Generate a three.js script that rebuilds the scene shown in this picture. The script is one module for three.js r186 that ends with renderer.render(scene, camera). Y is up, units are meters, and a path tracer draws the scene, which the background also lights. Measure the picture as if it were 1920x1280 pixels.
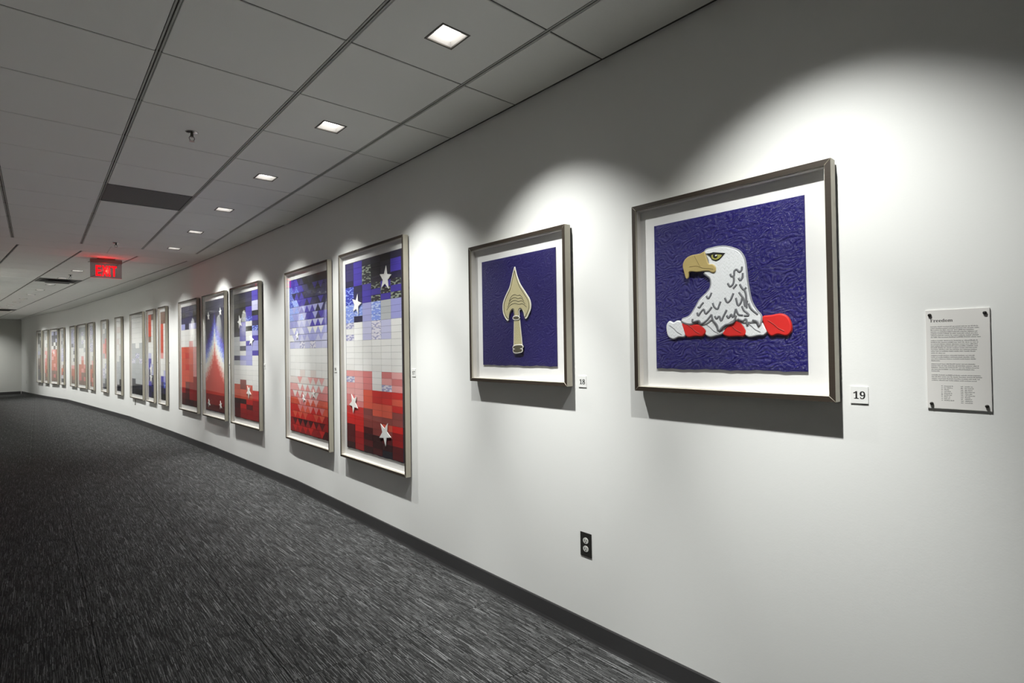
import * as THREE from 'three';
import { FontLoader } from 'three/addons/loaders/FontLoader.js';
import { TextGeometry } from 'three/addons/geometries/TextGeometry.js';
import { RoundedBoxGeometry } from 'three/addons/geometries/RoundedBoxGeometry.js';
import { mergeGeometries } from 'three/addons/utils/BufferGeometryUtils.js';

// ---------------------------------------------------------------- camera, light levels, exposure
const EYE = 1.412, CEIL = 2.748;                         // metres above the carpet
const FOCAL = 1013.16, YAW = 41.3523, PITCH = 0.7002, ROLL = -0.8797;
const SPOT = 8.8, SPOT_FAR = 10.5, SPOT_ANGLE = 45, LOW = 1.55, LOW_ANGLE = 21.5;         // recessed wall lights: candela in the near and the far run, half cone in degrees
const TILT = 14.5, TILT_FAR = 29, LOW_MORE = -3.5;                          // their lean from straight down towards the wall
const EXPOSURE = 1.12;
const scene = new THREE.Scene();
scene.background = new THREE.Color(0x000000);
const renderer = new THREE.WebGLRenderer();
renderer.toneMapping = THREE.LinearToneMapping;
renderer.toneMappingExposure = EXPOSURE;
renderer.shadowMap.enabled = true;
const rad = Math.PI / 180;
const P = (u, v, y) => new THREE.Vector3(v, y, -u);      // u along the corridor, v towards the quilt wall, y up
const camera = new THREE.PerspectiveCamera(2 * Math.atan(640 / FOCAL) / rad, 1.5, 0.05, 100);
{
  const th = YAW * rad, pi = PITCH * rad, ro = ROLL * rad, c = Math.cos, s = Math.sin;
  const fw = P(c(th) * c(pi), s(th) * c(pi), s(pi)), rt = P(-s(th), c(th), 0), up = P(-c(th) * s(pi), -s(th) * s(pi), c(pi));
  const r2 = rt.clone().multiplyScalar(c(ro)).addScaledVector(up, s(ro)), u2 = up.clone().multiplyScalar(c(ro)).addScaledVector(rt, -s(ro));
  camera.quaternion.setFromRotationMatrix(new THREE.Matrix4().makeBasis(r2, u2, fw.negate()));
  camera.position.set(0, EYE, 0);
}
scene.add(camera);

// ---------------------------------------------------------------- helpers
let seed = 7;
const rnd = () => { seed = (seed * 1664525 + 1013904223) >>> 0; return seed / 4294967296; };
const used = new Map();
function numbered(name) { const n = used.get(name) ?? 0; used.set(name, n + 1); return n ? name + '_' + String(n).padStart(3, '0') : name; }
function shade(m) { m.castShadow = m.receiveShadow = true; return m; }
function obj(name, geo, mat, parent = scene) { const m = shade(new THREE.Mesh(geo, mat)); m.name = parent === scene ? numbered(name) : name; parent.add(m); return m; }
function thing(name, label, category, group) {
  const o = new THREE.Group(); o.name = numbered(name); scene.add(o);
  o.userData = { label, category }; if (group) o.userData.group = group;
  return o;
}
function struct(name, geo, mat) { const m = obj(name, geo, mat); m.userData.kind = 'structure'; return m; }
const box = (w, h, d, x = 0, y = 0, z = 0) => new THREE.BoxGeometry(w, h, d).translate(x, y, z);
const rbox = (w, h, d, r, x = 0, y = 0, z = 0) => new RoundedBoxGeometry(w, h, d, 2, r).translate(x, y, z);
const pts = (text) => text.trim().split(/\s+/).map((p) => { const [x, y] = p.split(','); return new THREE.Vector2(x / 1000, y / 1000); });
function shapeOf(list) { const s = new THREE.Shape(); list.forEach((p, i) => (i ? s.lineTo(p.x, p.y) : s.moveTo(p.x, p.y))); s.closePath(); return s; }
function extrude(shape, depth, bevel = 0, seg = 2) {
  return new THREE.ExtrudeGeometry(shape, { depth: Math.max(depth - 2 * bevel, 0.0002), bevelEnabled: bevel > 0, bevelThickness: bevel, bevelSize: bevel, bevelOffset: -bevel, bevelSegments: seg, curveSegments: 8 }).translate(0, 0, bevel);
}

// ---------------------------------------------------------------- textures
function noiseGrid(n, cell, s0) {                          // tiling value noise
  const k = n / cell, g = new Float32Array(k * k); const keep = seed; seed = s0; for (let i = 0; i < g.length; i++) g[i] = rnd(); seed = keep;
  const out = new Float32Array(n * n), sm = (t) => t * t * (3 - 2 * t);
  for (let y = 0; y < n; y++) for (let x = 0; x < n; x++) {
    const fx = x / cell, fy = y / cell, x0 = fx | 0, y0 = fy | 0, tx = sm(fx - x0), ty = sm(fy - y0), x1 = (x0 + 1) % k, y1 = (y0 + 1) % k;
    out[y * n + x] = (g[y0 * k + x0] * (1 - tx) + g[y0 * k + x1] * tx) * (1 - ty) + (g[y1 * k + x0] * (1 - tx) + g[y1 * k + x1] * tx) * ty;
  }
  return out;
}
function dataTexture(n, fn, srgb = false) {
  const d = new Uint8Array(n * n * 4);
  for (let i = 0; i < n * n; i++) { const c = fn(i % n, (i / n) | 0, i), a = typeof c === 'number' ? [c, c, c] : c; for (let k = 0; k < 3; k++) d[i * 4 + k] = Math.max(0, Math.min(255, a[k])); d[i * 4 + 3] = 255; }
  const t = new THREE.DataTexture(d, n, n); t.wrapS = t.wrapT = THREE.RepeatWrapping; t.magFilter = t.minFilter = THREE.LinearFilter;
  if (srgb) t.colorSpace = THREE.SRGBColorSpace; t.needsUpdate = true; return t;
}
function canvasTexture(w, h, draw) {
  const c = document.createElement('canvas'); c.width = w; c.height = h; draw(c.getContext('2d'), w, h);
  const t = new THREE.CanvasTexture(c); t.colorSpace = THREE.SRGBColorSpace; t.wrapS = t.wrapT = THREE.RepeatWrapping; return t;
}
const nA = noiseGrid(512, 4, 11), nB = noiseGrid(512, 16, 12), nC = noiseGrid(512, 64, 13);
const orangePeel = dataTexture(512, (x, y, i) => 255 * (0.5 * nA[i] + 0.35 * nB[i] + 0.15 * nC[i])); orangePeel.repeat.set(2.2, 2.2);
const fineGrain = dataTexture(256, (x, y) => 255 * rnd()); fineGrain.repeat.set(6, 6);
// carpet: loops run along the corridor, charcoal with broken pale streaks
const carpetMap = (() => {
  const n = 1024, v = new Float32Array(n * n).fill(0), keep = seed; seed = 99;
  for (let x = 0; x < n; x++) { const base = 0.35 + 0.65 * rnd(); for (let y = 0; y < n; y++) v[y * n + x] = 5 + 17 * base * rnd(); }
  for (let s = 0; s < 17000; s++) {
    const x = (rnd() * n) | 0, y0 = (rnd() * n) | 0, len = 14 + rnd() * rnd() * 150, a = 32 + rnd() * rnd() * 145, w = rnd() < 0.45 ? 2 : 1;
    for (let k = 0; k < len; k++) for (let q = 0; q < w; q++) { const i = ((y0 + k) % n) * n + (x + q) % n; v[i] = Math.max(v[i], a * (0.55 + 0.45 * rnd())); }
  }
  seed = keep;
  return { color: dataTexture(n, (x, y, i) => [v[i] * 1.0, v[i] * 1.0, v[i] * 1.01], true), bump: dataTexture(n, (x, y, i) => 60 + v[i] * 0.9 + 60 * rnd()) };
})();
// free-motion stitching of the two navy quilts: winding ridges
const nW = noiseGrid(512, 32, 21), nV = noiseGrid(512, 32, 22), nU = noiseGrid(512, 8, 23);
const stipple = dataTexture(512, (x, y, i) => {
  const a = x / 512 * Math.PI * 2 * 12 + 9 * (nW[i] - 0.5), b = y / 512 * Math.PI * 2 * 12 + 9 * (nV[i] - 0.5);
  return 255 * Math.pow(Math.abs(Math.sin(a + 2.2 * Math.sin(b)) * 0.75 + 0.25 * nU[i]), 0.55);
});
stipple.repeat.set(5, 5);
const weave = dataTexture(128, (x, y) => 128 + 60 * Math.sin(x * Math.PI / 2) * Math.sin(y * Math.PI / 2) + 60 * (rnd() - 0.5)); weave.repeat.set(12, 12);
const brushed = dataTexture(256, (() => { const rows = Array.from({ length: 256 }, () => rnd()); return (x, y) => 255 * (0.75 * rows[y] + 0.25 * rnd()); })()); brushed.repeat.set(3, 3);

// ---------------------------------------------------------------- materials
const std = (color, roughness, more = {}) => new THREE.MeshStandardMaterial({ color: new THREE.Color(color), roughness, ...more });
const M = {
  wall: std('#efefed', 0.6, { bumpMap: orangePeel, bumpScale: 0.00012 }),
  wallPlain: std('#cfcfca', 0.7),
  tile: std('#f0f0ec', 0.9, { bumpMap: fineGrain, bumpScale: 0.0004 }),
  tee: std('#4a4a47', 0.6), flange: std('#b5b5b0', 0.6), plenum: std('#1a1a19', 0.95),
  base: std('#3a393a', 0.5, { bumpMap: fineGrain, bumpScale: 0.0002 }),
  carpet: new THREE.MeshStandardMaterial({ map: carpetMap.color, roughness: 0.95, bumpMap: carpetMap.bump, bumpScale: 0.002 }),
  subfloor: std('#151515', 0.9),
  railFace: std('#382f27', 0.5, { metalness: 0.1, bumpMap: brushed, bumpScale: 0.0002 }),
  railSide: std('#b9b3a4', 0.45, { metalness: 0.2, bumpMap: brushed, bumpScale: 0.0002 }),
  mat: std('#ecebe9', 0.8), spacer: std('#e4e0da', 0.7),
  glass: new THREE.MeshPhysicalMaterial({ color: 0xffffff, roughness: 0.0, transmission: 1, thickness: 0, ior: 1.52 }),
  trim: std('#5d5a54', 0.5, { metalness: 0.2 }), reflector: std('#c4c3c2', 0.35),
  lens: std('#ffffff', 0.5, { emissive: new THREE.Color('#fffaf2'), emissiveIntensity: 5 }),
  steel: std('#4c4a47', 0.35, { metalness: 0.8 }), plateDark: std('#3f3e3b', 0.4, { metalness: 0.6 }),
  receptacle: std('#cfcfca', 0.4), slot: std('#141414', 0.6), chrome: std('#c9c9c7', 0.2, { metalness: 1 }),
  white: std('#efefed', 0.5), ink: std('#22201f', 0.7), aluminium: std('#8b8784', 0.4, { metalness: 0.7 }),
};
const satin = (c, s = 1) => new THREE.MeshPhysicalMaterial({ color: new THREE.Color(c), roughness: 0.4, sheen: 0.2, sheenColor: new THREE.Color(c), sheenRoughness: 0.5, bumpMap: stipple, bumpScale: 0.001 * s });
const cotton = (c) => std(c, 0.82, { bumpMap: weave, bumpScale: 0.0006 });

// ---------------------------------------------------------------- the shell
const WALL = [[-5, 1.992], [5.6, 1.992], [8.4, 1.865], [10.8, 1.71], [13.9, 1.475], [17, 1.12], [20.7, 0.69], [23.4, 0.16], [27, -0.42]];
const LEFT = [[-5, -0.72], [8.4, -0.72], [27, -2.95]];
function along(line, u) { for (let i = 0; i < line.length - 1; i++) { const [a, b] = [line[i], line[i + 1]]; if (u <= b[0] || i === line.length - 2) return { v: a[1] + (b[1] - a[1]) * (u - a[0]) / (b[0] - a[0]), slope: (b[1] - a[1]) / (b[0] - a[0]) }; } }
const wallV = (u) => along(WALL, u).v;
// a prism over a plan outline of [u, v] points, from y0 to y1
function prism(plan, y0, y1) { return new THREE.ExtrudeGeometry(shapeOf(plan.map(([u, v]) => new THREE.Vector2(v, u))), { depth: y1 - y0, bevelEnabled: false }).rotateX(-Math.PI / 2).translate(0, y0, 0); }
// a profile of [out from the wall, height] swept along a wall line; side = -1 when the room lies at smaller v
function sweep(line, profile, side) {
  const pos = [], idx = [], n = profile.length;
  line.forEach(([u, v]) => { const sl = along(line, Math.min(u, line.at(-1)[0] - 0.01)).slope, l = Math.hypot(1, sl); profile.forEach(([o, h]) => pos.push(v + side * o / l, h, -(u - side * o * sl / l))); });
  for (let i = 0; i < line.length - 1; i++) for (let k = 0; k < n; k++) { const a = i * n + k, b = i * n + (k + 1) % n, c = a + n, d = b + n; side < 0 ? idx.push(a, c, b, b, c, d) : idx.push(a, b, c, b, d, c); }
  const g = new THREE.BufferGeometry(); g.setAttribute('position', new THREE.Float32BufferAttribute(pos, 3)); g.setIndex(idx);
  const f = g.toNonIndexed(); f.computeVertexNormals(); const q = f.attributes.position, uv = []; for (let i = 0; i < q.count; i++) uv.push(q.getZ(i), q.getY(i)); f.setAttribute('uv', new THREE.Float32BufferAttribute(uv, 2)); return f;
}
struct('wall_right', prism([...WALL, [27.2, 0.6], [24, 1.5], [17, 2.4], [8, 2.4], [-5, 2.2]], -0.02, CEIL + 0.3), M.wall);
struct('wall_left', prism([...LEFT, [27, -3.2], [8.4, -0.95], [-5, -0.95]], -0.02, CEIL + 0.3), M.wallPlain);
struct('wall_end', prism([[27, -0.3], [26.6, -3.2], [26.9, -3.2], [27.3, -0.3]], -0.02, CEIL + 0.3), M.wallPlain);
struct('wall_back', prism([[-4.5, -0.9], [-4.5, 2.1], [-4.7, 2.1], [-4.7, -0.9]], -0.02, CEIL + 0.3), M.wallPlain);
const BASE = [[0, 0], [0.012, 0], [0.009, 0.006], [0.007, 0.02], [0.006, 0.094], [0.003, 0.1], [0, 0.1]];
struct('baseboard_right', sweep(WALL.filter(([u]) => u > -6), BASE, -1), M.base);
struct('baseboard_left', sweep(LEFT, BASE, 1), M.base);
struct('baseboard_end', prism([[26.99, -0.44], [26.62, -2.95], [26.61, -2.95], [26.98, -0.44]], 0, 0.1), M.base);

// floor: carpet tiles near the camera, one field of the same carpet beyond
const floor = struct('floor', prism([[-4.9, -1], [27.2, -3.1], [27.2, 0.2], [17, 1.4], [8, 2.1], [-4.9, 2.1]], -0.12, -0.011), M.subfloor);
const PITCHT = 0.6098, U0 = 2.198;
{
  const variants = Array.from({ length: 5 }, () => {
    const g = rbox(PITCHT - 0.0022, 0.011, PITCHT - 0.0022, 0.0015, 0, -0.0055, 0), p = g.attributes.position, uv = [], ox = rnd(), oy = rnd();
    for (let i = 0; i < p.count; i++) uv.push(ox + p.getX(i) / 1.22, oy + p.getZ(i) / 1.22); g.setAttribute('uv', new THREE.Float32BufferAttribute(uv, 2)); return g;
  });
  const far0 = 9.09;
  for (let r = 0; r < 15; r++) for (let c = 0; c < 5; c++) {
    const u = far0 - PITCHT * (r + 0.5), v = 1.992 + 0.05 - PITCHT * (c + 0.5);
    obj('carpet_tile', variants[(r * 3 + c * 2) % 5], M.carpet, floor).position.copy(P(u, v, 0));
  }
  const uvPlan = (g) => { const p = g.attributes.position, uv = []; for (let i = 0; i < p.count; i++) uv.push(p.getX(i) / 1.22, p.getZ(i) / 1.22); g.setAttribute('uv', new THREE.Float32BufferAttribute(uv, 2)); return g; };
  obj('carpet_field', uvPlan(prism([[far0, -1.3], [27.1, -3.1], [27.1, 0.2], [17, 1.3], [far0, 2.05]], -0.011, 0)), M.carpet, floor).userData.kind = 'stuff';
  obj('carpet_field', uvPlan(prism([[-4.6, -1], [far0 - 15 * PITCHT, -1], [far0 - 15 * PITCHT, 2.05], [-4.6, 2.05]], -0.011, 0)), M.carpet, floor).userData.kind = 'stuff';
}

// ceiling: slab, lay-in tiles, grid tees. Two straight runs of grid that meet at an angled strip
const ceiling = struct('ceiling', prism([[-4.9, -1], [27.2, -3.1], [27.2, 0.2], [17, 1.6], [8, 2.3], [-4.9, 2.3]], CEIL + 0.12, CEIL + 0.3), M.plenum);
const END1 = U0 + 10 * PITCHT, O2 = new THREE.Vector2(8.93, 1.047), T2 = new THREE.Vector2(1, -0.119).normalize(), N2 = new THREE.Vector2(0.119, 1).normalize();
function clip(poly, keep) {                                 // Sutherland-Hodgman with one half plane; keep(p) >= 0 stays
  const out = [];
  poly.forEach((p, i) => { const q = poly[(i + 1) % poly.length], a = keep(p), b = keep(q); if (a >= 0) out.push(p); if (a * b < 0) { const t = a / (a - b); out.push([p[0] + (q[0] - p[0]) * t, p[1] + (q[1] - p[1]) * t]); } });
  return out;
}
function toWalls(poly) {
  const u = poly.reduce((s, p) => s + p[0], 0) / poly.length, R = along(WALL, u), L = along(LEFT, u);
  let q = clip(poly, (p) => R.v + R.slope * (p[0] - u) - 0.014 - p[1]);
  if (q.length > 2) q = clip(q, (p) => p[1] - (L.v + L.slope * (p[0] - u)) - 0.01);
  if (q.length > 2) q = clip(q, (p) => 26.95 - p[0]);
  return q;
}
function area(poly) { return Math.abs(poly.reduce((s, p, i) => { const q = poly[(i + 1) % poly.length]; return s + p[0] * q[1] - p[1] * q[0]; }, 0)) / 2; }
const tileCache = new Map();
function ceilingTile(poly, hole) {
  if (poly.length < 3 || area(poly) < 0.004) return;
  const c = [0, 1].map((k) => poly.reduce((s, p) => s + p[k], 0) / poly.length), rel = poly.map((p) => [p[0] - c[0], p[1] - c[1]]), key = rel.flat().map((x) => x.toFixed(3)).join() + !!hole;
  if (!tileCache.has(key)) {
    let s = rel.map(([u, v]) => new THREE.Vector2(v, u)); if (THREE.ShapeUtils.area(s) < 0) s.reverse();
    const sh = shapeOf(s);
    if (hole) { const h = new THREE.Path(); hole.map((p) => [p[1] - c[1], p[0] - c[0]]).forEach((p, i) => (i ? h.lineTo(...p) : h.moveTo(...p))); h.closePath(); sh.holes.push(h); }
    tileCache.set(key, extrude(sh, 0.016, 0.0025, 1).rotateX(-Math.PI / 2));
  }
  obj('ceiling_tile', tileCache.get(key), M.tile, ceiling).position.copy(P(c[0], c[1], CEIL));
}
const GA = 0.013, GC = 0.0045;                               // half gaps: along the main tees, across
const MAINS = [1.629, 1.019, 0.41, -0.2];
const LIGHT_HALF = 0.066;
const squareAt = (u, v, h, slope = 0) => { const t = new THREE.Vector2(1, slope).normalize(), n = new THREE.Vector2(-slope, 1).normalize(); return [[-1, -1], [-1, 1], [1, 1], [1, -1]].map(([a, b]) => [u + h * (a * t.x + b * n.x), v + h * (a * t.y + b * n.y)]); };
const lights = [];
for (let k = -5; k < 10; k++) {
  const a = U0 + k * PITCHT + GC, b = U0 + (k + 1) * PITCHT - GC, edges = [2.3, ...MAINS, -0.81];
  for (let c = 0; c < 5; c++) {
    const lit = c === 1 && (k + 101) % 2 === 0 && k > -4, um = (a + b) / 2, vm = (edges[1] + edges[2]) / 2;
    if (c === 2 && k === 5) continue;                        // the return air grille sits here
    ceilingTile(toWalls([[a, edges[c + 1] + GA], [a, edges[c] - GA], [b, edges[c] - GA], [b, edges[c + 1] + GA]]), lit ? squareAt(um, vm, LIGHT_HALF) : null);
    if (lit && um > 0) lights.push({ u: um, v: vm, slope: 0, run: 1 });
  }
}
const q2 = (t, s) => [O2.x + T2.x * t + N2.x * s, O2.y + T2.y * t + N2.y * s];
{                                                            // angled strip between the two runs
  const cut = [2.3, 0.7, -0.81];
  for (let c = 0; c < 2; c++) { const e = (v) => q2(-GC, (v - O2.y)); ceilingTile(toWalls([[END1 + GC, cut[c + 1] + 0.002], [END1 + GC, cut[c] - 0.002], e(cut[c] - 0.002), e(cut[c + 1] + 0.002)])); }
}
const SIDES = [1.83, 1.22, 0.61, 0, -0.61, -1.22, -1.83, -2.44];
for (let r = 0; r < 31; r++) for (let c = 0; c < SIDES.length - 1; c++) {
  const t0 = r * PITCHT + GC, t1 = (r + 1) * PITCHT - GC, s0 = SIDES[c + 1] + GA * 0.8, s1 = SIDES[c] - GA * 0.8, mid = q2((t0 + t1) / 2, (s0 + s1) / 2);
  const run = c === 3 && r % 2 === 1 && r < 25 ? 2 : c === 5 && r % 4 === 1 && r > 3 && r < 25 ? 3 : (c === 3 || c === 4) && r === 27 ? 4 : 0, lit = run > 0;
  const poly = toWalls([q2(t0, s0), q2(t0, s1), q2(t1, s1), q2(t1, s0)]);
  ceilingTile(poly, lit ? squareAt(mid[0], mid[1], LIGHT_HALF, -0.119) : null);
  if (lit) lights.push({ u: mid[0], v: mid[1], slope: -0.119, run });
}
function tee(a, b, w, slotted) { const d = Math.hypot(b[0] - a[0], b[1] - a[1]), m = obj('grid_tee', slotted ? mergeGeometries([-1, 1].map((q) => rbox(0.0075, 0.016, d, 0.0008, q * 0.0064, -0.005, 0))) : rbox(w, 0.022, d, 0.001), slotted ? M.flange : M.tee, ceiling); m.position.copy(P((a[0] + b[0]) / 2, (a[1] + b[1]) / 2, CEIL + 0.0135)); m.rotation.y = -Math.atan2(b[1] - a[1], b[0] - a[0]); }
for (const v of MAINS) tee([-0.85, v], [END1, v], 0.011, true);
for (const s of SIDES.slice(2, 6)) { let a = q2(0, s), b = q2(18, s); while (b[1] < along(LEFT, b[0]).v + 0.05 && b[0] > a[0]) b = [b[0] - 0.1, b[1] + 0.0119]; if (b[0] - a[0] > 0.5) tee(a, b, 0.009); }
for (let k = -4; k <= 10; k++) { const u = U0 + k * PITCHT; tee([u, -0.7], [u, wallV(u) - 0.02], 0.006); }
for (let r = 0; r < 31; r++) { let b = q2(r * PITCHT, -1.4), e; for (let s = 1.8; s > 0; s -= 0.01) { e = q2(r * PITCHT, s); if (e[1] < wallV(e[0]) - 0.02) break; } while (b[1] < along(LEFT, b[0]).v + 0.02) b = [b[0] + 0.00119, b[1] + 0.01]; if (e[0] < 26.9) tee(b, e, 0.006); }
struct('trim_1', sweep(WALL.filter(([u]) => u > -6), [[0, CEIL + 0.004], [0.016, CEIL + 0.004], [0.016, CEIL + 0.008], [0, CEIL + 0.03]], -1), M.tee);

// ---------------------------------------------------------------- recessed lights
const ORD = ['first', 'second', 'third', 'fourth', 'fifth', 'sixth', 'seventh', 'eighth', 'ninth', 'tenth', 'eleventh', 'twelfth', 'thirteenth'];
function recessedLight({ u, v, slope, run }, label) {
  const t = thing('recessed_light', label, 'ceiling light', ['recessed lights of the near ceiling', 'recessed lights of the far ceiling', 'recessed lights over the opposite wall', 'added unseen lights before the end wall'][run - 1]);
  t.position.copy(P(u, v, CEIL)); t.rotation.y = -Math.atan(slope);     // local z looks back to the camera, x to the quilt wall
  const o = 0.071, i = 0.062, ring = new THREE.Shape([[-o, -o], [o, -o], [o, o], [-o, o]].map((p) => new THREE.Vector2(...p)));
  ring.holes.push(new THREE.Path([[-i, -i], [-i, i], [i, i], [i, -i]].map((p) => new THREE.Vector2(...p))));
  obj('trim', extrude(ring, 0.006, 0.001, 1).rotateX(-Math.PI / 2).translate(0, -0.003, 0), M.trim, t);
  const side = (g) => obj('reflector', g, M.reflector, t), k = 0.053, d = 0.03;
  for (let a = 0; a < 4; a++) {                              // four tapering inner faces
    const g = new THREE.BufferGeometry(), th = 0.002; const q = (x, y, z) => [x, y, z];
    const f = extrude(shapeOf([new THREE.Vector2(-i, 0), new THREE.Vector2(i, 0), new THREE.Vector2(k, d), new THREE.Vector2(-k, d)]), th).rotateX(-Math.atan2(i - k, d)).translate(0, 0.003, i).rotateY(a * Math.PI / 2); side(f);
  }
  obj('lens', box(2 * k + 0.012, 0.003, 2 * k + 0.012).rotateZ(-0.12).translate(0, d + 0.004, 0), M.lens, t);
  obj('housing', mergeGeometries([box(0.16, 0.004, 0.16, 0, d + 0.03, 0), ...[0, 1, 2, 3].map((a) => box(0.16, d + 0.02, 0.004, 0, (d + 0.02) / 2 + 0.018, 0.08).rotateY(a * Math.PI / 2))]), M.plenum, t);
  const lean = (run === 1 ? TILT : TILT_FAR) * rad, aim = (a) => (run === 4 ? [0, -Math.cos(a), -Math.sin(a)] : [Math.sin(a) * (run === 3 ? -1 : 1), -Math.cos(a), 0]), lamp = new THREE.SpotLight(new THREE.Color('#fdfffb'), [SPOT, SPOT_FAR, SPOT_FAR * 0.8, SPOT_FAR * 0.5][run - 1], 0, SPOT_ANGLE * rad, 1, 2);
  lamp.castShadow = true; lamp.shadow.radius = 1; lamp.position.set(0, 0.012, 0); t.add(lamp);
  lamp.target.position.set(...aim(lean)); t.add(lamp.target);
  const low = lamp.clone(); low.intensity = lamp.intensity * (run === 1 ? LOW : 0.35); low.angle = LOW_ANGLE * rad; low.position.set(0, 0.011, 0); low.target = new THREE.Object3D(); low.target.position.set(...aim(lean + LOW_MORE * rad)); t.add(low, low.target);   // the lens throws a second, tighter share of its light down the wall
}
{
  const near = lights.filter((l) => l.run === 1).sort((a, b) => a.u - b.u), far = lights.filter((l) => l.run === 2).sort((a, b) => a.u - b.u);
  let n = 0;
  near.forEach((l) => { if (l.u < 1.5) recessedLight(l, 'square recessed light overhead, outside the photo beside the camera'); else recessedLight(l, `square recessed ceiling light, ${ORD[n++]} from the camera in the near row`); });
  lights.filter((l) => l.run === 3).forEach((l, i) => recessedLight(l, `square recessed light washing the wall opposite the quilts, ${ORD[i]} from the camera`));
  lights.filter((l) => l.run === 4).forEach((l, i) => recessedLight(l, `square recessed light added to brighten the end wall, ${i ? 'farther from' : 'nearer to'} the quilt wall, outside the photo`));  // unseen lamps put in to brighten the end wall
  far.forEach((l, i) => recessedLight(l, i ? `square recessed ceiling light, ${ORD[i - 1]} beyond the red exit sign` : 'square recessed ceiling light hidden behind the red exit sign'));
}

// ---------------------------------------------------------------- quilts
const PAL = { k: '#15131f', n: '#262050', p: '#4334a8', b: '#3d46b8', s: '#8da2ea', l: '#a5a6dc', v: '#c6c6e4', w: '#ecebe8', g: '#b9bcbe', y: '#d6d3dd', x: '#2b2a33', r: '#d01a12', R: '#9d0a0c', d: '#4a0508', m: '#8a3a34', o: '#d9553c', i: '#e7a3a0', I: '#d97d7c', W: '#fbfaf6', c: '#e4d9d4', N: '#5f5f6a', K: '#57544f', M: '#86695b', O: '#c9745a' };  // last four: cloth tones with glass reflection haze mixed in
const prints = { x: [[30, 30, 40], [150, 160, 140]], y: [[232, 228, 236], [160, 160, 196]], s: [[128, 152, 232], [196, 210, 246]], b: [[40, 52, 170], [150, 170, 240]] };
const fabrics = new Map();
function fabric(ch) {                                        // a few tones of each cloth
  const t = (rnd() * 3) | 0, key = ch + t;
  if (!fabrics.has(key)) { const c = new THREE.Color(PAL[ch]); c.offsetHSL(0, 0, (t - 1) * 0.018); const f = cotton(c), pr = prints[ch];
    if (pr) { f.color.set(0xffffff); f.map = dataTexture(128, (x, y) => { const q = nB[(y * 2 + t * 90) % 512 * 512 + (x * 2 + t * 40) % 512], e = q > 0.62 ? 1 : 0.2 * q; return pr[0].map((a, i) => a + (pr[1][i] - a) * e); }, true); }
    fabrics.set(key, f); }
  return fabrics.get(key);
}
const pillow = (() => {                                      // a sewn patch: flat top, turned-in edges
  const n = 3, g = new THREE.PlaneGeometry(1, 1, n, n), p = g.attributes.position, at = [-0.5, -0.484, 0.484, 0.5];
  for (let i = 0; i < p.count; i++) { const a = i % 4, b = (i / 4) | 0, rim = a === 0 || a === 3 || b === 0 || b === 3; p.setXYZ(i, at[a], at[3 - b], rim ? -0.4 : 1); }
  const f = g.toNonIndexed(); f.computeVertexNormals(); return f;
})();
const triUp = extrude(shapeOf([new THREE.Vector2(-0.5, -0.5), new THREE.Vector2(0.5, -0.5), new THREE.Vector2(0, 0.5)]), 1, 0.08, 1), triDown = extrude(shapeOf([new THREE.Vector2(-0.5, 0.5), new THREE.Vector2(0, -0.5), new THREE.Vector2(0.5, 0.5)]), 1, 0.08, 1);
const triLeft = extrude(shapeOf([new THREE.Vector2(-0.5, -0.5), new THREE.Vector2(0.5, -0.5), new THREE.Vector2(-0.5, 0.5)]), 1, 0.08, 1), triRight = extrude(shapeOf([new THREE.Vector2(-0.5, -0.5), new THREE.Vector2(0.5, -0.5), new THREE.Vector2(0.5, 0.5)]), 1, 0.08, 1);
function starGeometry(r, turn, lean = 1) {
  const s = []; for (let i = 0; i < 10; i++) { const a = turn + Math.PI / 2 + i * Math.PI / 5, q = i % 2 ? r * 0.42 : r; s.push(new THREE.Vector2(Math.cos(a) * q * lean, Math.sin(a) * q)); }
  return extrude(shapeOf(s), 0.005, 0.002, 2);
}
const railCache = new Map();
function frameRails(t, w, h, depth, z0) {
  const f = 0.02, R = [[[-w / 2, 0], [w / 2, 0], [w / 2 - f, f], [-w / 2 + f, f]], [[w / 2, 0], [w / 2, h], [w / 2 - f, h - f], [w / 2 - f, f]], [[w / 2, h], [-w / 2, h], [-w / 2 + f, h - f], [w / 2 - f, h - f]], [[-w / 2, h], [-w / 2, 0], [-w / 2 + f, f], [-w / 2 + f, h - f]]];
  for (const q of R) obj('frame_rail', extrude(shapeOf(q.map((p) => new THREE.Vector2(...p))), depth, 0.0012, 1).translate(0, 0, z0), [M.railFace, M.railSide], t);
}
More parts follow.
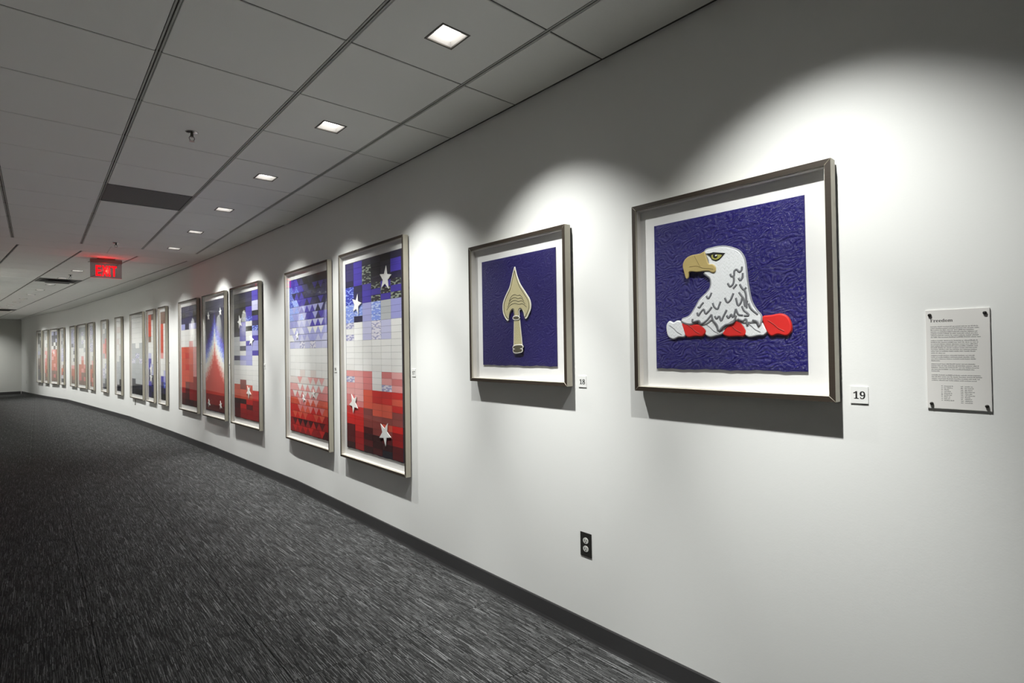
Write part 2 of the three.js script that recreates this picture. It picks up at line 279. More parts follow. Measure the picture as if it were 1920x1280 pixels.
// L and R: [u, v] of the front corners as seen from the corridor; local x runs from L to R, z out of the wall
function framed(spec) {
  const { n, L, R, top, bot, label, art = {} } = spec, off = 0.052, w = Math.hypot(R[0] - L[0], R[1] - L[1]), h = top - bot;
  const t = thing('framed_quilt', label, 'framed quilt', spec.group);
  const du = (R[0] - L[0]) / w, dv = (R[1] - L[1]) / w, nu = dv, nv = -(-du) * 1;   // into the corridor: (u, v) turned a quarter
  const sgn = nv < 0 ? 1 : -1, cu = (L[0] + R[0]) / 2 - sgn * nu * off * -1 * 0 - sgn * nu * off, cv = (L[1] + R[1]) / 2 - sgn * nv * off;
  t.position.copy(P(cu, cv, bot)); t.rotation.y = Math.atan2(du, dv);
  t.userData.n = undefined; delete t.userData.n;
  const gap = 0.012, depth = 0.04;
  frameRails(t, w, h, depth, gap);
  obj('mat_board', box(w - 0.03, h - 0.03, 0.004, 0, h / 2, gap + 0.004), M.mat, t);
  const si = 0.02, sd = 0.026, sz = gap + 0.006 + sd / 2;
  for (const g of [box(w - 2 * si, 0.003, sd, 0, si + 0.0015, sz), box(w - 2 * si, 0.003, sd, 0, h - si - 0.0015, sz), box(0.003, h - 2 * si, sd, -w / 2 + si + 0.0015, h / 2, sz), box(0.003, h - 2 * si, sd, w / 2 - si - 0.0015, h / 2, sz)]) obj('spacer', g, M.spacer, t);
  obj('glass', new THREE.PlaneGeometry(w - 0.034, h - 0.034).translate(0, h / 2, gap + 0.033), M.glass, t);
  const aw = w - 2 * (spec.mx ?? 0.075), ah = h - 2 * (spec.my ?? 0.085), az = gap + 0.0062;
  const ground = (() => {                                     // the cloth itself: thin, with a slightly wavering lower edge
    const s = [], K = 24; for (let i = 0; i <= K; i++) s.push(new THREE.Vector2(-aw / 2 + aw * i / K, -ah / 2 + 0.0016 * (Math.sin(i * 0.8 + n) + Math.sin(i * 2.3 + 2 * n)) * (i > 0 && i < K)));
    for (let i = 0; i <= 4; i++) s.push(new THREE.Vector2(aw / 2 - aw * i / 4, ah / 2)); return extrude(shapeOf(s), 0.006, 0.0015, 1).translate(0, h / 2, az);
  })();
  const quilt = obj('quilt', ground, art.ground ?? fabric('k'), t);
  quilt.userData.label = undefined; delete quilt.userData.label;
  if (art.puffy) {                                            // free-motion quilting: winding stitched furrows between raised ridges
    const K = 190, g = new THREE.PlaneGeometry(aw - 0.004, ah - 0.008, K, K), p = g.attributes.position;
    for (let i = 0; i < p.count; i++) {
      const x = p.getX(i), y = p.getY(i), w1 = Math.sin(x * 61 + 2.1 * Math.sin(y * 47)) + Math.sin(y * 73 + 1.7 * Math.sin(x * 39 + 1)), w2 = Math.sin(x * 33 - y * 41 + 2 * Math.sin(y * 23 + x * 11));
      const edge = Math.min(1, 60 * Math.min(aw / 2 - Math.abs(x), ah / 2 - Math.abs(y)));
      p.setZ(i, edge * art.puffy * Math.pow(Math.abs(Math.sin(y * 250 + 2.6 * w1 + 1.8 * w2)), 0.7) - 0.0002);
    }
    g.computeVertexNormals(); obj('quilting', g, art.ground, quilt).position.set(0, h / 2, az + 0.0062);
  }
  const z = az + 0.006 + (art.puffy ? 0.001 : 0);
  if (art.grid) {
    const rows = art.grid.trim().split(/\s+/), rh = (ah - 0.012) / rows.length;
    rows.forEach((row, r) => {
      const y = h / 2 + ah / 2 - 0.006 - rh * (r + 0.5), tri = row.startsWith('^'), cells = tri ? row.slice(1) : row, cw = (aw - 0.012) / cells.length;
      [...cells].forEach((ch, c) => {
        const x = -aw / 2 + 0.006 + cw * (c + 0.5);
        if (tri) {
          const up = obj('patch', triUp, fabric(ch), quilt); up.position.set(x, y, z); up.scale.set(cw - 0.003, rh - 0.003, 0.004);
          if (c < cells.length - 1) { const dn = obj('patch', triDown, fabric(art.alt?.[r] && rnd() < 0.85 ? art.alt[r] : cells[c + 1]), quilt); dn.position.set(x + cw / 2, y, z); dn.scale.set(cw - 0.003, rh - 0.003, 0.004); }
          if (c === 0) { const e = obj('patch', triLeft, fabric(ch), quilt); e.position.set(x - cw / 4, y, z); e.scale.set(-cw / 2, rh - 0.003, 0.004); e.scale.x = cw / 2 - 0.003; e.rotation.z = 0; e.scale.y *= -1; e.position.y = y; }
          if (c === cells.length - 1) { const e = obj('patch', triRight, fabric(ch), quilt); e.position.set(x + cw / 4, y, z); e.scale.set(cw / 2 - 0.003, -(rh - 0.003), 0.004); }
        } else { const m = obj('patch', pillow, fabric(ch), quilt); m.position.set(x, y, z); m.scale.set(cw - 0.0004, rh - 0.0004, 0.0015); }
      });
    });
  }
  for (const [x, y, r, turn] of art.stars ?? []) { const s = obj('star', starGeometry(r, turn), fabric('W'), quilt); s.position.set(-aw / 2 + aw * x, h / 2 + ah / 2 - ah * y, z + 0.0045); }
  art.build?.(quilt, h / 2, z);
  return t;
}
const ribbon = (list, r, closed = false, flat = 0.5) => new THREE.TubeGeometry(new THREE.CatmullRomCurve3(list.map((p) => new THREE.Vector3(p.x, p.y, 0)), closed, 'centripetal'), list.length * (closed ? 4 : 5), r, 6, closed).scale(1, 1, flat);
const dense = (l) => l.flatMap((p, i) => [0, 0.06, 0.5, 0.94].map((t) => p.clone().lerp(l[(i + 1) % l.length], t)));
function smoothShape(list) { const c = new THREE.CatmullRomCurve3(list.map((p) => new THREE.Vector3(p.x, p.y, 0)), true, 'centripetal'); return shapeOf(c.getPoints(list.length * 4).slice(0, -1).map((p) => new THREE.Vector2(p.x, p.y))); }
const planar = (g, s = 1) => { const p = g.attributes.position, uv = []; for (let i = 0; i < p.count; i++) uv.push(p.getX(i) * s, p.getY(i) * s); g.setAttribute('uv', new THREE.Float32BufferAttribute(uv, 2)); return g; };

const NAVY = satin('#180f68'), zig = dataTexture(256, (x, y) => { const k = (y + 26 * Math.abs(((x / 40) % 1) * 2 - 1)) % 34; return k < 4 ? 60 : 200 + 30 * rnd(); }); zig.repeat.set(9, 9);
const F = { white: std('#eceef0', 0.7, { bumpMap: zig, bumpScale: 0.0012 }), grey: std('#97989d', 0.6), stitch: std('#74757a', 0.6), tan: std('#b9a468', 0.6, { bumpMap: weave, bumpScale: 0.0006 }), tanDark: std('#93804a', 0.6), black: std('#141414', 0.6), iris: std('#a9a54e', 0.6), red: std('#dc1f1a', 0.62, { bumpMap: weave, bumpScale: 0.0005 }), redDark: std('#a01412', 0.6), pale: std('#c9c8cc', 0.7), blade: std('#c2b88f', 0.6, { bumpMap: zig, bumpScale: 0.001 }), edge: std('#e8e5da', 0.6), dark: std('#55503f', 0.6) };
function eagle(quilt, cy, z) {
  const put = (name, g, m, dz = 0) => { const o = obj(name, planar(g), m, quilt); o.position.set(0, cy, z + dz); return o; };
  const head = pts('-63,159 -32,167 13,166 48,155 76,137 91,111 97,77 101,29 107,-12 115,-50 133,-84 149,-105 147,-128 141,-141 132,-127 102,-126 84,-125 60,-114 35,-123 13,-139 -9,-153 -20,-135 -38,-109 -61,-122 -84,-125 -100,-113 -128,-121 -156,-116 -170,-104 -135,-91 -110,-62 -86,-27 -51,2 -40,22 -42,51 -68,77 -49,87 -48,123');
  const twists = { white: ['-240,-118 -227,-105 -210,-112 -191,-105 -174,-110 -164,-129 -155,-159 -161,-171 -186,-171 -211,-179 -233,-168 -241,-145', '-92,-123 -61,-119 -23,-113 10,-125 9,-157 -9,-167 -24,-170 -51,-174 -69,-163 -67,-151', '71,-119 105,-119 145,-121 159,-142 167,-162 157,-173 137,-174 104,-178 89,-169 91,-156'], red: ['-170,-116 -128,-121 -92,-126 -73,-136 -67,-152 -81,-170 -113,-169 -141,-173 -155,-166 -165,-140', '10,-150 35,-126 64,-117 81,-134 92,-163 85,-174 56,-174 20,-174 2,-163', '152,-108 184,-104 219,-101 240,-113 251,-139 250,-164 236,-177 205,-171 183,-177 167,-158 158,-135'] };
  for (const [k, list] of Object.entries(twists)) for (const s of list) {
    const q = pts(s), lo = q.reduce((a, p) => ({ x: Math.min(a.x, p.x), X: Math.max(a.X, p.x) }), { x: 9, X: -9 });
    const o = put('wreath_twist', extrude(smoothShape(q), 0.009, 0.004, 3), F[k]); o.userData.label = k + ' padded twist of the wreath';
    put('stitching', ribbon(q, 0.0026, true), k === 'red' ? F.redDark : F.grey, 0.003);
    const m = (lo.x + lo.X) / 2; put('stitching', ribbon([new THREE.Vector2(m - 0.028, -0.122), new THREE.Vector2(m - 0.006, -0.138), new THREE.Vector2(m + 0.006, -0.15), new THREE.Vector2(m + 0.027, -0.162)], 0.002), k === 'red' ? F.redDark : F.grey, 0.009);
  }
  put('eagle_head', extrude(smoothShape(head), 0.009, 0.003, 2), F.white, 0.003);
  put('head_outline', ribbon(head, 0.0055, true), F.grey, 0.008);
  put('beak', extrude(smoothShape(pts('-63,158 -82,153 -122,151 -144,141 -157,119 -153,93 -142,60 -134,63 -129,86 -95,82 -64,82 -45,80 -30,72 -19,75 -17,91 -29,105 -45,108 -54,131 -59,148')), 0.009, 0.003, 2), F.tan, 0.007);
  put('beak_line', ribbon(pts('-127,107 -95,106 -68,95 -41,90 -26,85'), 0.0024), F.tanDark, 0.0155);
  put('beak_line', ribbon(pts('-104,147 -91,121 -79,98'), 0.0018), F.tanDark, 0.0155);
  put('eye', extrude(shapeOf(pts('-59,150 -40,149 -27,151 -3,146 21,141 8,128 -3,119 -18,116 -33,123 -40,136')), 0.003, 0.0008, 1), F.black, 0.011);
  put('iris', extrude(smoothShape(pts('-33,140 -3,138 9,134 -3,123 -18,120 -31,127')), 0.002, 0.0005, 1), F.iris, 0.0135);
  put('pupil', extrude(smoothShape(pts('-26,140 -14,140 -8,132 -15,127 -24,131')), 0.002, 0.0005, 1), F.black, 0.015);
  put('eye_highlight', new THREE.SphereGeometry(0.0034, 10, 6).scale(1, 1, 0.4).translate(-0.014, 0.135, 0), F.white, 0.017);
  const strokes = '28,26 38,13 49,21 53,41 50,52|39,60 43,51 53,51 55,68 64,74 73,64 82,68 85,82|71,41 77,32 85,41 87,58|49,4 58,13 63,19|75,18 82,4 90,-4 99,4|-59,-15 -51,-25 -43,-16 -37,-4|16,-28 26,-46 37,-39 50,-14|59,-32 68,-61 79,-47 83,-34|71,-12 80,-25 88,-37 94,-65 102,-45|92,-4 97,-21 98,-45 99,-72|-96,-55 -89,-58 -81,-48 -71,-39|-33,-44 -27,-60 -14,-68 -7,-54 -1,-41|-99,-77 -95,-90 -85,-78 -71,-66 -64,-83 -52,-76 -37,-59|-26,-95 -19,-105 -8,-96 -1,-114 11,-94 22,-74|22,-95 29,-105 40,-92 46,-103 58,-73|58,-73 68,-94 85,-98|81,-64 89,-81 102,-92 106,-99 88,-100|106,-56 113,-73 123,-84 139,-98|-119,-101 -121,-112 -92,-110 -84,-121 -61,-111 -39,-88|-39,-88 -34,-109 -19,-128 -14,-149|-9,-151 14,-132 46,-123 59,-97|64,-111 85,-118 95,-112 100,-133|119,-117 135,-123 142,-138';
  for (const s of strokes.split('|')) put('feather_stitch', ribbon(pts(s), 0.0045), F.stitch, 0.0115);
}
function spear(quilt, cy, z) {
  const put = (name, g, m, dz = 0) => { const o = obj(name, planar(g), m, quilt); o.position.set(0, cy, z + dz); return o; };
  const blade = pts('0,237 -17,196 -42,130 -79,82 -101,42 -102,0 -89,-29 -62,-53 -53,-21 -31,5 -14,6 -8,-19 -8,-35 29,-35 30,-4 47,7 67,-10 82,-49 105,-26 122,8 117,44 85,86 40,140 14,193');
  const inner = (l, k) => { const c = l.reduce((a, p) => a.add(p), new THREE.Vector2()).multiplyScalar(1 / l.length); return l.map((p) => p.clone().sub(c).multiplyScalar(k).add(c)); };
  put('blade', extrude(shapeOf(blade), 0.008, 0.003, 2), F.blade);
  put('blade_outline', ribbon([...blade, blade[0]], 0.0042), F.edge, 0.006);
  put('blade_stitching', ribbon([...inner(blade, 0.9), inner(blade, 0.9)[0]], 0.0017), F.dark, 0.0088);
  for (let i = 0; i < 4; i++) put('blade_stitching', ribbon(pts('-70,5 -40,30 0,38 30,30 60,32 92,12').map((p) => new THREE.Vector2(p.x * (1 - i * 0.1), p.y + i * 0.016)), 0.0014), F.dark, 0.0085);
  const shaft = pts('-8,-49 34,-49 41,-103 52,-189 -15,-193 -12,-115');
  put('shaft', extrude(shapeOf(shaft), 0.009, 0.003, 2), F.blade); put('shaft_outline', ribbon(dense(shaft), 0.003, true), F.edge, 0.007);
  for (const s of ['-17,-42 -8,-34 29,-35 37,-44 29,-51 -8,-50', '-22,-202 -8,-193 52,-191 63,-200 52,-209 -12,-211', '-17,-213 55,-212 55,-225 31,-231 4,-233 -16,-227']) { const q = pts(s); put('collar', extrude(smoothShape(q), 0.012, 0.004, 2), F.dark); put('collar_outline', ribbon(q, 0.0034, true), F.edge, 0.01); }
}
const TALL = [EYE + 0.815, EYE - 0.898], SQ = [EYE + 0.604, EYE - 0.192];
const G17 = 'npkkkn npxkkp npxkkp npxkkn bnpxpx bnppxp bnpxpx sslsgl sslsgl snlsgl yWvyvw wWvyvw yWvyvw wwwwww wwwwww wwwwww wwwwww wwwwww iiIwIi yiIwiI iiIwyi iiorrr Iiorro IIooor rrmoom rrmmmm rrmmor drdmmR dRdddR dRdddd dRddkd';
const G16 = '^ppnkkkk ^bbpnkkn ^bppnnnn ^bspnnnn ^sspppnn ^slsppnp ^llllppp ^vlvllll ^wvvvlvv vvyvyvv wwwwwww wwwwwww wwwwwww wwcwcww ^ccccccc ^iiiiiii ^IIIIIII ^ooIoooo ^rroorro ^rrrrrrR ^RrRRrRR ^RRRRRRd';
const A16 = { 1: 'p', 2: 'n', 3: 'p', 4: 'l', 5: 'l', 6: 'v', 7: 'w', 8: 'l', 14: 'i', 15: 'w', 16: 'c', 17: 'i', 18: 'I', 19: 'o', 20: 'd', 21: 'r' };
const bargello = canvasTexture(512, 1024, (c, w, h) => {
  const cols = 17, ramp = ['#1b1a3a', '#2a2560', '#4438a8', '#5b63c8', '#8f9fe6', '#ccd4ee', '#f3f3ee', '#f4e6dc', '#efb9b0', '#e0796a', '#cf3d30', '#b32a20', '#8c1210', '#5a0809'];
  for (let i = 0; i < cols; i++) { const d = Math.abs(i - 8), lift = 62 * Math.pow(d, 0.72) + (i % 2) * 10; for (let y = 0; y < h; y += 8) { let k = Math.floor((y - 130 - lift) / 44); if (k > 8) k = 8; if (y > 870) k = 10 + (y > 960); c.fillStyle = ramp[Math.max(0, Math.min(13, k + 2))]; c.fillRect(i * w / cols, y, w / cols + 1, 9); } }
});
const bargelloCloth = new THREE.MeshStandardMaterial({ map: bargello, roughness: 0.8, bumpMap: weave, bumpScale: 0.0006 });
const flame = (quilt, cy, z) => { const g = new THREE.PlaneGeometry(0.85, 1.52, 17, 20), p = g.attributes.position; for (let i = 0; i < p.count; i++) p.setZ(i, 0.002 + 0.0015 * Math.sin(i * 2.4)); g.computeVertexNormals(); obj('quilt_top', g, bargelloCloth, quilt).position.set(0, cy, z); };
const RIGHT3 = 'tall framed quilts of the three middle pieces', specs = [
  { n: 19, L: [1.408, 1.942], R: [0.624, 1.942], top: SQ[0], bot: SQ[1], mx: 0.093, my: 0.096, label: 'square framed navy quilt with a white eagle head above a red and white twist', art: { ground: NAVY, puffy: 0.0026, build: eagle } },
  { n: 18, L: [2.592, 1.942], R: [1.804, 1.942], top: SQ[0], bot: SQ[1], mx: 0.093, my: 0.096, label: 'square framed navy quilt with a tan spearhead, left of the eagle quilt', art: { ground: satin('#211a5c', 0.6), puffy: 0.0014, build: spear } },
  { n: 17, L: [4.444, 1.942], R: [3.353, 1.942], label: 'tall framed quilt of blue, white and red rectangles with four large white stars', art: { grid: G17, stars: [[0.76, 0.125, 0.095, -0.12], [0.24, 0.23, 0.09, -0.25], [0.16, 0.755, 0.085, 0.5], [0.72, 0.88, 0.095, 0.75]] } },
  { n: 16, L: [5.787, 1.94], R: [4.675, 1.942], label: 'tall framed quilt of small triangles fading from blue through white to red', art: { grid: G16, alt: A16, stars: [[0.24, 0.37, 0.05, 0.2], [0.66, 0.735, 0.045, 0.1], [0.4, 0.77, 0.045, 0.5]] } },
  { n: 15, L: [7.563, 1.853], R: [6.528, 1.9], label: 'tall framed quilt with staggered violet and white blocks, red ground and three stars', art: { grid: 'knnp kknp kknv kkpv kkpk knbp kpwn kpkb kpwl gpwp gwpl gnll gwlp nllw gvlw wwww wwww wwww wmww omow ooor ooor ddrR drdR dRRR dRRR', stars: [[0.28, 0.23, 0.085, 0.3], [0.74, 0.38, 0.085, -0.3], [0.62, 0.78, 0.085, 0.6]] } },
  { n: 14, L: [8.805, 1.789], R: [7.787, 1.843], label: 'tall framed quilt of a stepped red and white flame with four small stars', art: { ground: fabric('n'), build: flame, stars: [[0.2, 0.14, 0.06, 0], [0.82, 0.12, 0.06, 0.1], [0.2, 0.93, 0.06, 0.4], [0.8, 0.93, 0.06, 0.2]] } },
  { n: 13, L: [10.057, 1.708], R: [9.05, 1.773], label: 'tall framed quilt with dark slate top, white band and broad red columns', art: { grid: 'nnnn knnk nnnn lnvl wwww wwww wwiw oooi oroi oooi oroi oooi oooR omRR RdRR ddRR dddd' } },
  { n: 12, L: [11.369, 1.617], R: [10.855, 1.656], label: 'narrow framed quilt with rust red strip and navy foot, rightmost of its three', art: { grid: 'mm mm rw rw rw ow ow iw ww ww wv pl nb kn kk' } },  // mauve top and white right strip: glass reflections painted into the cloth
  { n: 11, L: [12.243, 1.55], R: [11.666, 1.594], label: 'narrow framed quilt with two stacked white stars, middle of its three', art: { grid: 'rm rw rw rw mw ww ww vw pw pv nv nn pn nn nk', stars: [[0.5, 0.66, 0.11, 0.1], [0.5, 0.76, 0.11, -0.1]] } },  // white right column stands for a bright reflection in the glass
  { n: 10, L: [13.635, 1.445], R: [12.518, 1.53], label: 'wide pale framed quilt with painted reflection haze above a navy foot, leftmost of its three', art: { grid: 'www www www www www gwg ggg gyg ygy ggg ggg ggg kgg kkk kkk' } },  // grey rows: haze of the glass put into the cloth colour
  { n: 9, L: [14.929, 1.307], R: [14.365, 1.371], label: 'narrow framed quilt, pale grey with painted reflection, hung alone, left of the wide pale quilt', art: { grid: 'ww cc ww cw wc ww wg gg gg gg gk kk' } },  // greyed lower half: reflection on the glass, coloured into the patches
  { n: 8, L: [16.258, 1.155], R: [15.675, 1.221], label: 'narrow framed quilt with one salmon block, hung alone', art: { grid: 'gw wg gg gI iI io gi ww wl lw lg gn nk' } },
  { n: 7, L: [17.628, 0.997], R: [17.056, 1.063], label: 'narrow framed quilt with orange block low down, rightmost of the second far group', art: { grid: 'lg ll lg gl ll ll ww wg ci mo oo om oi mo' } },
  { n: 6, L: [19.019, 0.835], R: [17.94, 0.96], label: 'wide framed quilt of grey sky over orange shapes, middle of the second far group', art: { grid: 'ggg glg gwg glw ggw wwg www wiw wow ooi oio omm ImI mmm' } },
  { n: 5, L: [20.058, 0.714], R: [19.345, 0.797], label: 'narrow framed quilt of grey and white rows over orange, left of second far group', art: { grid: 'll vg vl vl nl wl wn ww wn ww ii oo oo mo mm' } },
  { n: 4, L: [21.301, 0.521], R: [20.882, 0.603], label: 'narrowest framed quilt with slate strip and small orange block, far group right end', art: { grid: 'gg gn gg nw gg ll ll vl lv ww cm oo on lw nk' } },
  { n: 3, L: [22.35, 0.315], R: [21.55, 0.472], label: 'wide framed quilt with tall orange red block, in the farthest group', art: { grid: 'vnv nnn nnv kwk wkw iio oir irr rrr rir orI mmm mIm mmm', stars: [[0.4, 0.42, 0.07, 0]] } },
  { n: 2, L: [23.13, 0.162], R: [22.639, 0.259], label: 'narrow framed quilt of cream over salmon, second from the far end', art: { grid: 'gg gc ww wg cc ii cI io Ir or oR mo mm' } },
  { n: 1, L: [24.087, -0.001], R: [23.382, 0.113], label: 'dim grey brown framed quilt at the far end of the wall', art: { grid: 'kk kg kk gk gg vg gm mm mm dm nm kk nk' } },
];
for (const s of specs) if (s.n <= 12 && s.art.grid) s.art.grid = s.art.grid.replace(/[rRmlnk]/g, (q) => (s.n > 8 ? { r: 'o', R: 'm', m: 'M' } : { r: 'O', R: 'm', m: 'M', l: 'y', n: 'N', k: 'K' })[q] ?? q).replace(/o/g, s.n > 8 ? 'o' : 'O');  // far cloth colours muted to carry the haze of reflections in the glass
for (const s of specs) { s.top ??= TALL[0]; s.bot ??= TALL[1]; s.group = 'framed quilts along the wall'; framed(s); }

// ---------------------------------------------------------------- number blocks and the text panel
const font = await new FontLoader().loadAsync('fonts/droid/droid_serif_bold.typeface.json'), sans = await new FontLoader().loadAsync('fonts/droid/droid_sans_bold.typeface.json');
function onWall(o, u, y, out = 0) { const w = along(WALL, u), l = Math.hypot(1, w.slope); o.position.copy(P(u + out * w.slope / l, w.v - out / l, y)); o.rotation.y = Math.atan2(-1, -w.slope); }
const NEIGHBOUR = { 19: 'right of the eagle quilt', 18: 'right of the spearhead quilt', 17: 'right of the quilt with four large stars', 16: 'right of the triangle quilt', 15: 'right of the violet block quilt', 14: 'right of the stepped flame quilt', 13: 'right of the red column quilt', 12: 'right of the rust strip quilt', 11: 'right of the two star quilt', 10: 'right of the wide pale quilt', 9: 'right of the lone grey quilt', 8: 'right of the salmon block quilt', 7: 'right of the low orange block quilt', 6: 'right of the grey sky quilt', 5: 'right of the grey rows quilt', 4: 'right of the slate strip quilt', 3: 'right of the tall orange block quilt', 2: 'right of the cream quilt', 1: 'right of the endmost grey brown quilt' };
for (const s of specs) {
  const small = s.n < 18, u = s.n === 19 ? 0.571 : s.R[0] - (s.n === 18 ? 0.056 : 0.042), bw = 0.05, bh = 0.055;
  const t = thing('number_block', `small white number block reading ${s.n}, ` + NEIGHBOUR[s.n], 'label', 'number blocks beside the quilts');
  onWall(t, u, EYE - 0.168 + (small ? 0.005 : 0));
  obj('block', rbox(bw, bh, 0.003, 0.0006, 0, 0, 0.0015), M.white, t);
  const g = new TextGeometry(String(s.n), { font, size: 0.0235, depth: 0.0006, curveSegments: 4 }); g.computeBoundingBox(); const b = g.boundingBox;
  obj('numeral', g.translate(-(b.min.x + b.max.x) / 2, -(b.min.y + b.max.y) / 2, 0.003), M.ink, t);
}
const panelPrint = canvasTexture(1024, 2048, (c, w, h) => {
  c.fillStyle = '#eae7e4'; c.fillRect(0, 0, w, h);
  c.fillStyle = '#2b2827'; c.font = 'bold 84px serif'; c.fillText('Freedom', 70, 246);
  const keep = seed; seed = 4242;
  const line = (x, y, x1) => { while (x < x1 - 12) { const l = Math.min(x1 - x, 26 + rnd() * 92); for (let q = 0; q < l; q += 8) { const tall = rnd() < 0.28, hgt = tall ? 21 : 14; c.fillStyle = 'rgba(48,45,44,' + (0.55 + 0.35 * rnd()) + ')'; c.fillRect(x + q, y - hgt, 5, hgt); if (rnd() < 0.5) c.fillRect(x + q, y - (rnd() < 0.5 ? 14 : 3), 9, 3); } x += l + 12; } };
  const right = [[850, 862, 800, 832, 840, 852, 882], [840, 838, 828, 836, 822, 834, 792, 310], [802, 786, 802, 226], [790, 846, 842, 790, 206], [872, 890, 852, 806]], top = [352, 645, 952, 1132, 1362];
  right.forEach((r, p) => r.forEach((x1, i) => line(72, top[p] + i * 37, x1)));
  for (let i = 0; i < 9; i++) { line(232, 1590 + i * 37, 250); line(276, 1590 + i * 37, 345 + 120 * rnd()); }
  for (let i = 0; i < 10; i++) { line(552, 1590 + i * 37, 586); line(616, 1590 + i * 37, 690 + 110 * rnd()); }
  seed = keep;
});
{
  const t = thing('text_panel', 'pale wall panel of small print headed Freedom on four dark standoffs', 'sign'), w = 0.145, h = 0.29;
  onWall(t, 0.321, EYE - 0.052);
  obj('panel', rbox(w, h, 0.003, 0.0006, 0, 0, 0.0025), std('#eae7e4', 0.45), t);
  obj('print', new THREE.PlaneGeometry(w - 0.003, h - 0.003).translate(0, 0, 0.0043), new THREE.MeshStandardMaterial({ map: panelPrint, roughness: 0.45 }), t);
  for (const x of [-1, 1]) for (const y of [-1, 1]) obj('standoff', new THREE.LatheGeometry([[0, 0.0095], [0.003, 0.0092], [0.0044, 0.008], [0.0046, 0.0045], [0.0038, 0.004], [0.0038, 0]].map((q) => new THREE.Vector2(...q)), 20).rotateX(Math.PI / 2).translate(x * (w / 2 - 0.0105), y * (h / 2 - 0.0145), 0), M.steel, t);
}

// ---------------------------------------------------------------- outlets
function outlet(u, y, label, plate, face) {
  const t = thing('power_outlet', label, 'outlet', 'power outlets low on the quilt wall'); onWall(t, u, y);
  obj('plate', rbox(0.07, 0.115, 0.003, 0.0012, 0, 0, 0.0015), plate, t);
  for (const s of [-1, 1]) {
    const r = obj('receptacle', new THREE.CylinderGeometry(0.0168, 0.0172, 0.004, 28).rotateX(Math.PI / 2).scale(1, 0.86, 1).translate(0, s * 0.0195, 0.0028), face, t);
    for (const [x, hh] of [[-0.0063, 0.009], [0.0063, 0.0075]]) obj('slot', box(0.0032, hh, 0.001, x, s * 0.0195 + 0.002, 0.0049), M.slot, r);
    obj('ground_hole', new THREE.CylinderGeometry(0.0032, 0.0032, 0.001, 12).rotateX(Math.PI / 2).translate(0, s * 0.0195 - 0.008, 0.0049), M.slot, r);
  }
  obj('screw', new THREE.CylinderGeometry(0.0028, 0.003, 0.0015, 14).rotateX(Math.PI / 2).translate(0, 0, 0.0034), M.steel, t);
}
outlet(1.743, EYE - 0.955, 'dark metal power outlet with two pale sockets below the spearhead quilt', M.plateDark, M.receptacle);
outlet(13.4, EYE - 0.985, 'tiny dark power outlet under the wide pale quilt', M.plateDark, M.receptacle);
outlet(26.1, EYE - 0.945, 'pale power outlet near the far corner', M.receptacle, M.white);

// ---------------------------------------------------------------- exit sign
{
  const t = thing('exit_sign', 'edge lit red EXIT sign hanging from the ceiling', 'exit sign'); t.position.copy(P(9.4, 0.735, CEIL));
  obj('canopy', rbox(0.2, 0.012, 0.11, 0.003, 0, -0.006, 0), M.aluminium, t);
  obj('housing', rbox(0.36, 0.055, 0.06, 0.006, 0, -0.039, 0), M.aluminium, t);
  const panel = obj('panel', rbox(0.355, 0.205, 0.007, 0.001, 0, -0.169, 0), new THREE.MeshPhysicalMaterial({ color: '#d8d2d4', roughness: 0.05, transmission: 0.92, thickness: 0, ior: 1.49 }), t);
  const red = std('#c0040f', 0.4, { emissive: new THREE.Color('#ff0a1c'), emissiveIntensity: 0.9 });
  const rim = obj('panel_edge', box(0.355, 0.003, 0.008, 0, -0.272, 0), std('#e89aa0', 0.3, { emissive: new THREE.Color('#ff5a60'), emissiveIntensity: 0.3 }), t);
  let x = -0.118;
  for (const [ch, adv] of [['E', 0.07], ['X', 0.074], ['I', 0.032], ['T', 0.07]]) {
    const g = new TextGeometry(ch, { font: sans, size: 0.152, depth: 0.003, curveSegments: 3 }); g.computeBoundingBox(); const b = g.boundingBox, k = (adv - 0.008) / (b.max.x - b.min.x);
    g.translate(-b.min.x, -b.min.y, 0).scale(k, 1, 1).translate(x, -0.248, 0.0045); x += adv;
    obj('letter', g, red, panel);
  }
  const lamp = new THREE.PointLight(new THREE.Color('#ff2418'), 0.1); lamp.position.set(0, -0.17, 0.022); lamp.shadow.radius = 0.5; lamp.castShadow = true; t.add(lamp);
}

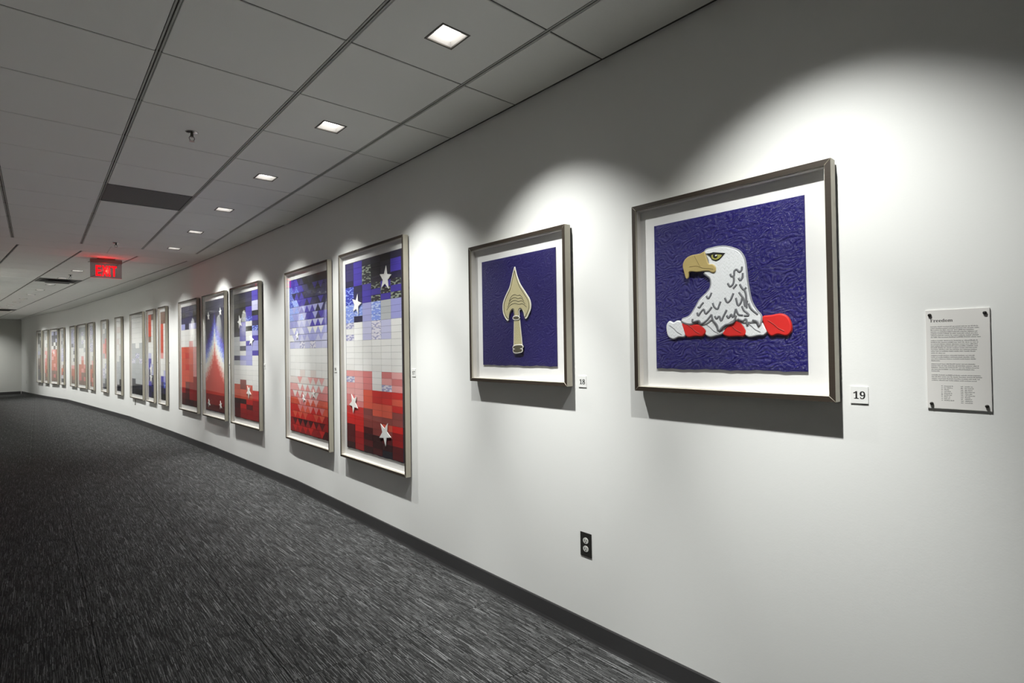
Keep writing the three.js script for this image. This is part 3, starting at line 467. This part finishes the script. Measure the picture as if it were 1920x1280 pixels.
// ---------------------------------------------------------------- ceiling fittings
function sprinkler(u, v, label) {
  const t = thing('sprinkler', label, 'sprinkler', 'pendent ceiling sprinklers'); t.position.copy(P(u, v, CEIL));
  obj('escutcheon', new THREE.LatheGeometry([[0, -0.008], [0.016, -0.008], [0.03, -0.004], [0.035, 0], [0, 0]].map((q) => new THREE.Vector2(...q)), 28), M.chrome, t);
  obj('body', new THREE.CylinderGeometry(0.008, 0.01, 0.022, 14).translate(0, -0.018, 0), M.steel, t);
  for (const s of [-1, 1]) obj('arm', new THREE.TubeGeometry(new THREE.CatmullRomCurve3([[0.008, -0.026], [0.014, -0.036], [0.011, -0.048], [0.002, -0.054]].map(([x, y]) => new THREE.Vector3(s * x, y, 0))), 8, 0.0022, 6), M.steel, t);
  obj('deflector', new THREE.CylinderGeometry(0.015, 0.015, 0.0016, 18).translate(0, -0.056, 0), M.chrome, t);
}
sprinkler(3.71, 0.71, 'small chrome sprinkler on the ceiling before the grey return grille');
sprinkler(7.98, 0.72, 'small sprinkler on the ceiling just in front of the exit sign');
sprinkler(11.62, 0.43, 'tiny sprinkler between the first lights beyond the exit sign');
{
  const t = thing('return_grille', 'flat grey perforated return air grille set in the ceiling grid', 'air vent'); t.position.copy(P(U0 + 5.5 * PITCHT, 0.7145, CEIL));
  const holes = dataTexture(128, (x, y) => { const a = (x % 16) - 8, b = (y % 16) - 8; return a * a + b * b < 18 ? 18 : 105; }, true); holes.repeat.set(8, 8);
  obj('plate', box(0.575, 0.004, 0.59, 0, 0.004, 0), new THREE.MeshStandardMaterial({ map: holes, roughness: 0.6, metalness: 0.2 }), t);
  for (let a = 0; a < 4; a++) obj('frame_edge', box(0.584, 0.008, 0.008, 0, 0.004, 0.294).rotateY(a * Math.PI / 2), std('#5b5b59', 0.6), t);
}
function diffuser(t0, label) {
  const [u, v] = q2(t0, -0.305), t = thing('air_diffuser', label, 'air vent', 'square air diffusers of the far ceiling'); t.position.copy(P(u, v, CEIL)); t.rotation.y = Math.atan(0.119);
  obj('dark_throat', box(0.5, 0.004, 0.5, 0, -0.003, 0), M.slot, t);
  obj('plaque', rbox(0.34, 0.012, 0.34, 0.003, 0, -0.03, 0), std('#3a3a38', 0.6), t);
  for (let a = 0; a < 4; a++) obj('frame_edge', box(0.58, 0.008, 0.05, 0, -0.004, 0.265).rotateY(a * Math.PI / 2), std('#6b6b67', 0.6), t);
}
diffuser(3.76, 'dark square air diffuser between lights beyond the exit sign');
diffuser(12.55, 'dark square air diffuser at the far left end of the ceiling');

renderer.render(scene, camera);
